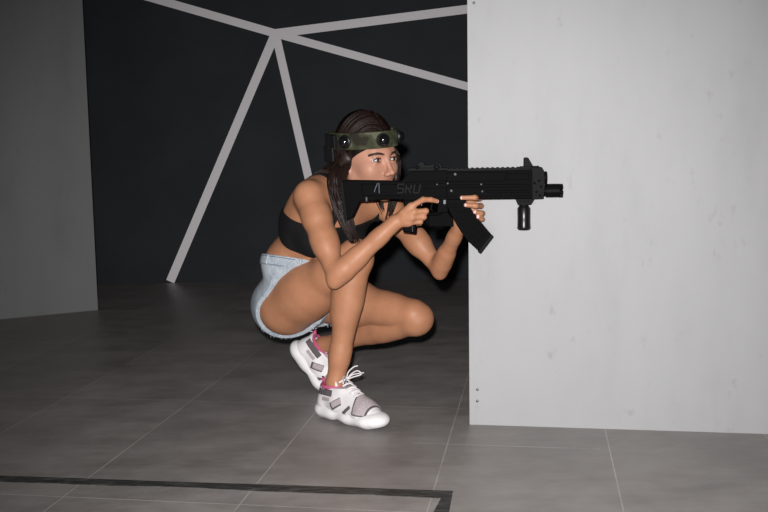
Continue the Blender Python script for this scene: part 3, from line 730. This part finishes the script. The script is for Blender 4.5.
# sneakers -------------------------------------------------------------------
def sneaker(F, toe_bend, label):
    def W(x, y, z): return F.w((x, y, z))
    R_ = F.R
    def bend(x, z):          # toe lifts / bends so the forefoot lies flat
        return (x, z)
    upper = [Cone(W(0.042, 0, 0.050), W(0.10, 0, 0.055), 0.036, 0.038, 0.02), Cone(W(0.042, 0, 0.05), W(0.036, 0, 0.098), 0.036, 0.027, 0.02, F.y, 1.05),
             Cone(W(0.10, 0, 0.058), W(0.205, 0, 0.040), 0.040, 0.036, 0.02, F.y, 1.12), Cone(W(0.205, 0, 0.038), W(0.240, 0, 0.034), 0.036, 0.026, 0.02, F.y, 1.2),
             Cone(W(0.098, 0, 0.108), W(0.190, 0, 0.060), 0.026, 0.026, 0.02), Cone(W(0.07, 0, 0.085), W(0.105, 0, 0.100), 0.036, 0.028, 0.02)]
    g = Grid(*bounds(upper, 0.03), 0.0022); U = g.group(upper)
    X, Y, Z = g.xyz(); rel = [X-F.o[0], Y-F.o[1], Z-F.o[2]]
    lx, ly, lz = [sum(rel[i]*ax[i] for i in range(3)).astype(np.float32) for ax in (F.x, F.y, F.z)]
    full = U.copy()
    hole = Cone(W(0.055, 0, 0.092), W(0.062, 0, 0.16), 0.0335, 0.038, 0.006)
    topc = lz-(0.106+0.10*np.clip(lx-0.085, 0, 1)+0.12*np.clip(0.03-lx, 0, 1))            # collar line dips at the ankle
    inner = g.full(); g.add(inner, [hole])
    U = np.maximum(np.maximum(U, topc), -inner); U = np.maximum(U, 0.018-lz)
    up = g.mesh(U, 'sneaker', M['shoe_white'], root, relax=1); up['label'] = label
    def patch(name, m, region, off=0.0018, par=up):
        P = np.maximum(np.maximum(full-off, region), -inner); P = np.maximum(P, topc-0.001)
        P = np.maximum(P, -(full+0.004))
        if (P < 0).sum() > 20: g.mesh(P.astype(np.float32), name, m, par, relax=1)
    def box2(cx, cz, hx, hz, a):     # tilted rectangle in side view
        c_, s_ = math.cos(a), math.sin(a); u = (lx-cx)*c_+(lz-cz)*s_; v = -(lx-cx)*s_+(lz-cz)*c_
        return np.maximum(np.abs(u)-hx, np.abs(v)-hz)
    toe = np.maximum(np.maximum(0.176-lx+0.30*np.abs(ly), lx-0.232), 0.047-lz)
    patch('toe_edge', M['shoe_grey'], np.maximum(np.maximum(0.171-lx+0.30*np.abs(ly), lx-0.237), 0.0435-lz), 0.0014)
    patch('toe_panel', M['shoe_mesh'], toe, 0.0026)
    for sd in (1, -1):
        side = 0.010-ly*sd
        patch('heel_panel', M['shoe_grey'], np.maximum(box2(0.056, 0.090, 0.036, 0.010, 0.04), side), 0.0016)
        patch('side_panel', M['shoe_mesh'], np.maximum(box2(0.068, 0.071, 0.020, 0.006, 0.10), side), 0.0014)
        patch('side_edge', M['shoe_grey'], np.maximum(box2(0.113, 0.064, 0.022, 0.0125, 0.55), side), 0.0014)
        patch('side_window', M['shoe_mesh'], np.maximum(box2(0.1155, 0.0675, 0.0185, 0.0095, 0.55), side), 0.0026)
        patch('swoop', M['shoe_grey'], np.maximum(box2(0.158, 0.052, 0.019, 0.0055, 0.75), side), 0.0016)
    # raspberry lining roll round the opening
    N_ = 40; pts = []
    for i in range(N_):
        a = 2*PI*i/N_; x = 0.0585+0.037*math.cos(a); y = 0.0335*math.sin(a)
        z = 0.106+0.10*max(0, x-0.085)+0.12*max(0, 0.03-x)
        pts.append(W(x, y, z))
    c = MB(); c.tube(pts, 0.0058, 8, closed=True); c.build('collar', M['shoe_pink'], up, True)
    c = MB(); c.tube([W(0.020, 0, 0.100), W(0.014, 0, 0.116), W(0.010, 0, 0.124), W(0.012, 0, 0.112), W(0.011, 0, 0.098)], [0.005, 0.005, 0.0045, 0.0045, 0.004], 8)
    c.build('pull_tab', M['shoe_pink'], up, True)
    c = MB(); c.prism([W(0.093, -0.024, 0.110), W(0.093, 0.024, 0.110), W(0.086, 0.020, 0.137), W(0.086, -0.020, 0.137)], F.x*0.004); c.build('tongue', M['shoe_white'], up, bevel=0.003)
    # chunky two-lobed sole
    sole = [Cone(W(0.036, 0, 0.028), W(0.078, 0, 0.026), 0.046, 0.044, 0.014, F.z, 0.64), Cone(W(0.085, 0, 0.030), W(0.155, 0, 0.028), 0.036, 0.040, 0.018, F.z, 0.55),
            Cone(W(0.155, 0, 0.026), W(0.228, 0, 0.028), 0.048, 0.043, 0.014, F.z, 0.56), Cone(W(0.228, 0, 0.030), W(0.248, 0, 0.034), 0.042, 0.034, 0.018, F.z, 0.58)]
    g2 = Grid(*bounds(sole, 0.012), 0.0022); S_ = g2.group(sole)
    X, Y, Z = g2.xyz(); rel = [X-F.o[0], Y-F.o[1], Z-F.o[2]]
    sx, sy, sz = [sum(rel[i]*ax[i] for i in range(3)).astype(np.float32) for ax in (F.x, F.y, F.z)]
    floorz = np.maximum(0.0, 0.013-np.abs(sx-0.112)*0.30)+np.maximum(0, sx-0.225)*0.28+np.maximum(0, 0.02-sx)*0.3
    S_ = -smin(-S_, -(floorz-sz).astype(np.float32), 0.004)
    S_ = np.maximum(S_, sz-(0.046+0.006*np.sin(sx*30+0.5)+0.25*np.clip(sx-0.20, 0, 0.04)))
    g2.mesh(S_, 'sole', M['sole_white'], up, relax=1)
    # laces: rungs across the instep and a tied bow
    la = MB()
    def sur(x, y): # instep surface
        zc = 0.108+(x-0.098)*(0.060-0.108)/(0.092); return W(x+0.006, y, zc+0.0285*math.sqrt(max(0.05, 1-(y/0.03)**2)))
    for i in range(5):
        x = 0.102+0.0165*i
        la.tube([sur(x, -0.022), sur(x+0.004, -0.01), sur(x+0.005, 0.0), sur(x+0.004, 0.01), sur(x, 0.022)], 0.0034, 6)
        if i < 4: la.tube([sur(x, -0.02), sur(x+0.008, 0.0)+F.z*0.002, sur(x+0.0165, 0.02)], 0.0026, 6)
    la.build('laces', M['lace'], up, True)
    bo = MB(); k0 = sur(0.112, 0)+F.z*0.004
    def off(x, y, z): return k0+F.x*x+F.y*y+F.z*z
    bo.tube(catmull([off(0, 0, 0), off(0.012, -0.02, 0.016), off(0.030, -0.042, 0.012), off(0.038, -0.048, 0.002), off(0.026, -0.034, 0.002), off(0, 0, 0)], 6), 0.0021, 6)
    bo.tube(catmull([off(0, 0, 0), off(0.006, 0.018, 0.016), off(0.012, 0.036, 0.022), off(0.022, 0.042, 0.012), off(0.012, 0.02, 0.006), off(0, 0, 0)], 6), 0.0021, 6)
    bo.tube(catmull([off(0, 0, 0), off(-0.002, 0.010, 0.020), off(0.010, 0.022, 0.036), off(0.020, 0.030, 0.040)], 6), 0.0020, 6)
    bo.tube(catmull([off(0, 0, 0), off(0.014, 0.012, 0.014), off(0.034, 0.022, 0.020), off(0.05, 0.026, 0.024)], 6), 0.0020, 6)
    bo.build('bow', M['lace'], up, True)
    if toe_bend:             # the forefoot folds flat on the floor
        x0, L = BALL-0.03, 0.06
        for o_ in [up]+[q_ for q_ in bpy.data.objects if q_.parent == up]:
            Wm = world_of(o_); n_ = len(o_.data.vertices); V = np.empty(n_*3, np.float32); o_.data.vertices.foreach_get('co', V)
            V = V.reshape(-1, 3)+np.array(Wm.translation)-F.o; l3 = V@R_
            th = toe_bend*np.clip((l3[:, 0]-x0)/L, 0, 1); ss = np.linspace(x0, 0.34, 120); tt = toe_bend*np.clip((ss-x0)/L, 0, 1)
            cx_ = x0+np.concatenate([[0], np.cumsum(np.cos(tt[:-1])*np.diff(ss))]); cz_ = np.concatenate([[0], np.cumsum(np.sin(tt[:-1])*np.diff(ss))])
            m_ = l3[:, 0] > x0; bx = np.interp(l3[:, 0], ss, cx_); bz = np.interp(l3[:, 0], ss, cz_)
            l3n = l3.copy(); l3n[m_, 0] = (bx-np.sin(th)*l3[:, 2])[m_]; l3n[m_, 2] = (bz+np.cos(th)*l3[:, 2])[m_]
            V = l3n@R_.T+F.o-np.array(Wm.translation); o_.data.vertices.foreach_set('co', V.astype(np.float32).ravel()); o_.data.update()
sneaker(footR, 0, 'white sneaker flat on the floor in front')
sneaker(footL, math.asin(-footL.x[2]), 'white sneaker with raised heel behind')

# necklace and earring
m = MB(); nb_ = J['neck']+cf*0.045-cu*0.01
pts = [nb_+cr*a*0.055+cf*(0.022*(1-a*a))-cu*(0.06*(1-a*a)) for a in np.linspace(-1, 1, 15)]
m.tube(pts, 0.0013, 6); m.build('necklace', M['silver'], root, True)
m = MB(); m.lathe(hd(-0.004, 0.078, -0.043), HR[:, 1], [(-0.003, 0.002), (0, 0.003), (0.003, 0.002)], 10); m.build('earring', M['silver'], root, True)

# ================================================================== the rifle
GS = F_PX/2.83
gx = nrm((1, -0.10, 0.004)); gz = nrm(np.array((0, 0, 1.0))-gx*0.004); gy = np.cross(gz, gx)
gO = at(450, 184, 2.83)
rifle = empty('rifle', tuple(gO), 'black assault rifle with curved magazine and vertical foregrip held by the crouching person', 'rifle')
def g3(px, py, y=0.0): return gO+gx*((px-450)/GS)+gz*((184-0.0135*(px-450)-py)/GS)+gy*y
def gprism(b, poly, th, y=0.0, mi=0): b.prism([g3(px, py, y) for px, py in poly], gy*th, mi)
def part(name, m, polys, bevel=0.0015, parent=rifle, smooth=False):
    b = MB()
    for p in polys: gprism(b, *p)
    return b.build(name, m, parent, smooth, bevel)
NB = -1  # towards the near side
stock = part('stock', M['gun'], [([(341, 182), (345, 179.6), (403, 180.6), (405, 199.5), (381, 199), (374, 200.5), (360, 201.3), (355.5, 210), (352, 217.5), (346, 220), (343, 205)], 0.019),
      ([(361, 183), (400, 183.5), (401, 196), (362, 196)], 0.0205)], 0.003)
b = MB(); gprism(b, [(340, 182), (343, 180), (347, 220), (344, 221)], 0.021); 
for k in range(8): gprism(b, [(339.4+k*0.5, 184+k*4.6), (340.6+k*0.5, 184+k*4.6), (340.9+k*0.5, 186.4+k*4.6), (339.7+k*0.5, 186.4+k*4.6)], 0.019)
b.build('butt_pad', M['gun2'], stock, bevel=0.001)
b = MB(); b.tube([g3(366.5, 196.5, -0.019), g3(366.5, 201, -0.019)], 0.0032, 8); b.build('sling_stud', M['steel'], stock, True)
b = MB()     # printed mark on the cheek of the stock
for P in ([(374.6, 191.6), (376, 187.3), (378, 182.8)], [(379.4, 182.4), (379.5, 192.8)]):
    for a, c in zip(P, P[1:]): b.tube([g3(a[0], a[1], -0.0207), g3(c[0], c[1], -0.0207)], 0.0010, 6)
b.build('printed_mark', M['mark'], stock)
receiver = part('receiver', M['gun'], [([(401, 182), (404, 178.5), (410.5, 171), (448, 170.4), (448, 199.5), (404, 199.8)], 0.021),
      ([(406, 182), (447, 180), (447, 183), (406, 185)], 0.0225), ([(424, 188), (447, 187), (447, 196.5), (424, 197.5)], 0.0225)])
b = MB()     # raised lettering SRU on the receiver side
def stroke(P, w=0.55):
    for a, c in zip(P, P[1:]):
        d = nrm((c[0]-a[0], c[1]-a[1])); n_ = np.array((-d[1], d[0]))*w
        gprism(b, [(a[0]+n_[0], a[1]+n_[1]), (c[0]+n_[0], c[1]+n_[1]), (c[0]-n_[0], c[1]-n_[1]), (a[0]-n_[0], a[1]-n_[1])], 0.0011, -0.0213)
stroke([(404.6, 183.8), (398.9, 183.8), (398.2, 188), (403.8, 188), (403, 192.5), (397.4, 192.5)])
stroke([(405.6, 192.6), (407.2, 183.8), (412, 183.8), (411.4, 188), (406.6, 188)]); stroke([(408.6, 188), (411, 192.6)])
stroke([(415.4, 183.8), (413.8, 192.4), (419, 192.4), (420.8, 183.8)])
b.build('lettering', M['gun_mark'], receiver)
for (px, py, r) in ((455.5, 174, 0.0042), (448, 183, 0.003), (451.5, 190.3, 0.0038), (481, 184, 0.003), (482, 191, 0.003), (437.5, 184, 0.0025)):
    b = MB(); b.lathe(g3(px, py, -0.028), gy, [(0, r*0.7), (0.001, r), (0.012, r)], 12); b.build('pin', M['steel'], receiver, True)
hg_ = part('handguard', M['gun'], [([(447, 171), (531, 170), (531, 198.5), (447, 199.3)], 0.024), ([(447, 172.5), (507, 172), (504, 181), (447, 181.5)], 0.0265),
      ([(449, 184.5), (529, 183.8), (529, 187), (449, 187.4)], 0.0258), ([(486, 190), (529, 189.7), (529, 192.4), (486, 192.7)], 0.0262), ([(449, 195.5), (530, 195), (530, 198), (449, 198.7)], 0.0255),
      ([(506, 173.5), (528, 173), (528, 179.5), (504.5, 180)], 0.0255)])
b = MB(); gprism(b, [(409, 169.2), (531, 167.6), (531, 170.8), (409, 171.6)], 0.0105)
for k in range(24):
    x = 411+k*5.0; y = 169.2-0.0132*(x-409)
    gprism(b, [(x, y-0.7), (x+2.7, y-0.7), (x+2.7, y+0.6), (x, y+0.6)], 0.0105)
b.build('top_rail', M['gun2'], rifle, bevel=0.0005)
blk = part('front_block', M['gun2'], [([(529.5, 167.6), (540.5, 167.4), (543, 172), (543.5, 186), (542, 198.5), (529.5, 199)], 0.022)])
b = MB(); b.lathe(g3(541, 178.2), gx, [(0, 0.017), (0.011, 0.0195), (0.014, 0.0165)], 24)
for (px, py) in ((533, 183), (537.5, 180.5), (535, 191.5), (539.5, 186.5), (538.5, 195)): b.lathe(g3(px, py, -0.025), gy, [(0, 0.003), (0.004, 0.0036)], 10)
b.build('gas_cap', M['gun2'], blk, True)
b = MB(); b.lathe(g3(541, 190.8), gx, [(0, 0.017), (0.010, 0.017), (0.0105, 0.0198), (0.0495, 0.0198), (0.0495, 0.009), (0.03, 0.008)], 16)
for k in range(6):
    a = k*PI/3+0.3; c = g3(559.3, 190.8)+0.0148*(gy*math.cos(a)+gz*math.sin(a)); b.box(c, (0.0055, 0.0045, 0.0050), np.stack([gx, gy*math.cos(a)+gz*math.sin(a), -gy*math.sin(a)+gz*math.cos(a)], 1))
b.build('muzzle_brake', M['gun2'], rifle, bevel=0.0008)
part('front_sight', M['gun2'], [([(522.6, 168.4), (522.8, 158.6), (524, 157.8), (527.3, 158), (532.8, 167.6)], 0.0065), ([(519, 166.6), (538, 166.2), (538, 169), (519, 169.4)], 0.011)])
rs = part('rear_sight', M['gun2'], [([(409, 167.8), (446, 167.6), (447.5, 170.6), (408, 171)], 0.011), ([(415, 169), (418.2, 162.8), (423.5, 161), (425.6, 165), (433.5, 164.2), (437.5, 162.2), (441, 163.8), (443.5, 168.6)], 0.006)])
b = MB()
for (px, py, r) in ((418, 167.2, 0.0055), (437, 167.0, 0.0085)):
    b = MB(); b.lathe(g3(px, py, -0.016), gy, [(0, r*0.7), (0.0015, r), (0.012, r)], 16); b.build('sight_knob', M['gun2'], rs, True)
fg = MB(); fg.lathe(g3(523, 229.6), gz, [(0, 0.0165), (0.001, 0.0178), (0.006, 0.0200), (0.0095, 0.0190), (0.03, 0.0186), (0.062, 0.0190), (0.068, 0.015), (0.073, 0.0125), (0.076, 0.0125)], 24)
fgo = fg.build('foregrip', M['gun_grip'], rifle, True)
es = fgo.modifiers.new('edges', 'EDGE_SPLIT'); es.split_angle = 0.6
b = MB(); gprism(b, [(514, 198), (534, 197.8), (530, 204.5), (517, 204.7)], 0.013)
for px in (519.5, 523.5, 527): b.lathe(g3(px, 201.2, -0.016), gy, [(0, 0.0028), (0.004, 0.0034)], 10)
b.build('clamp', M['gun2'], fgo, bevel=0.001)
mag = part('magazine', M['gun'], [([(444.5, 198), (463.5, 198), (468, 205), (475, 215), (484, 226.5), (491.5, 235.5), (478.5, 251.5), (466, 239.5), (457, 226), (449, 211)], 0.0125)], 0.002)
b = MB()
A0, A1 = np.array((447, 203.)), np.array((476, 247.)); B0, B1 = np.array((466, 203.)), np.array((489, 234.5))
for i in range(7):
    for j in range(3):
        def q(u, v):
            a = A0+(A1-A0)*u; c = B0+(B1-B0)*u; bow = np.array((-1.6, 1.2))*math.sin(PI*u); return tuple(a+(c-a)*v+bow)
        u0, u1 = i/7+0.02, (i+1)/7-0.045; v0, v1 = 0.06+j*0.31, 0.06+j*0.31+0.24
        gprism(b, [q(u0, v0), q(u0, v1), q(u1, v1), q(u1, v0)], 0.0150)
b.build('rib', M['gun'], mag, bevel=0.0008)
b = MB(); gprism(b, [(490.2, 234.2), (493, 236.6), (480, 253.6), (477, 251.4)], 0.0145); b.lathe(g3(482.8, 235, -0.0155), gy, [(0, 0.002), (0.003, 0.003)], 10); b.build('floor_plate', M['gun2'], mag, bevel=0.001)
part('pistol_grip', M['gun'], [([(403, 199), (419, 199), (418, 212), (416, 224), (415.6, 233.4), (402, 231.6), (402.5, 222), (404.5, 210)], 0.0145)], 0.004)
b = MB(); b.tube([g3(412.3, 226, -0.0148), g3(412, 231.5, -0.0148)], 0.0010, 6); 
b.build('grip_clip', M['steel'], rifle)
b = MB(); b.tube(catmull([g3(419, 200), g3(420.5, 210), g3(427, 214), g3(440, 213.5), g3(445, 204)], 6), 0.0035, 8); gd = b.build('trigger_guard', M['gun'], rifle, True)
b = MB(); b.tube(catmull([g3(431, 199.5), g3(431.8, 204), g3(430.5, 208.5), g3(432.5, 211)], 5), 0.0032, 8); b.build('trigger', M['gun2'], rifle, True)
part('black_plate', M['gun'], [([(428, 213), (446, 211), (452, 219), (453, 227), (428, 227.2)], 0.007, 0.022), ([(438, 199), (447, 199), (448, 212), (437, 213)], 0.011)], 0.002)  # solid black plate and block below the receiver
part('magazine_catch', M['steel'], [([(443.4, 198.8), (445.8, 198.8), (445.8, 203.8), (443.2, 203.8)], 0.0125)], 0.0005)

# ================================================================== light: one camera-mounted flash, dim hall
fd = bpy.data.lights.new('flash', 'SPOT'); fo = bpy.data.objects.new('flash', fd); C.objects.link(fo)
fd.energy = 515; fd.shadow_soft_size = 0.022; fd.spot_size = math.radians(73); fd.spot_blend = 1.0; fd.color = (1.0, 0.985, 0.98)
fo.location = (-0.03, 0.0, CAM_H+0.085)
tgt = at(440, 300, 3.0)
fo.rotation_euler = (Vector(tgt)-fo.location).to_track_quat('-Z', 'Y').to_euler()
w = bpy.data.worlds.new('world'); bpy.context.scene.world = w; w.use_nodes = True
w.node_tree.nodes['Background'].inputs['Color'].default_value = (0.05, 0.05, 0.055, 1); w.node_tree.nodes['Background'].inputs['Strength'].default_value = 0.9
vs_ = bpy.context.scene.view_settings; vs_.view_transform = 'Standard'; vs_.look = 'None'; vs_.exposure = 0.0; vs_.gamma = 1.0; vs_.use_curve_mapping = False
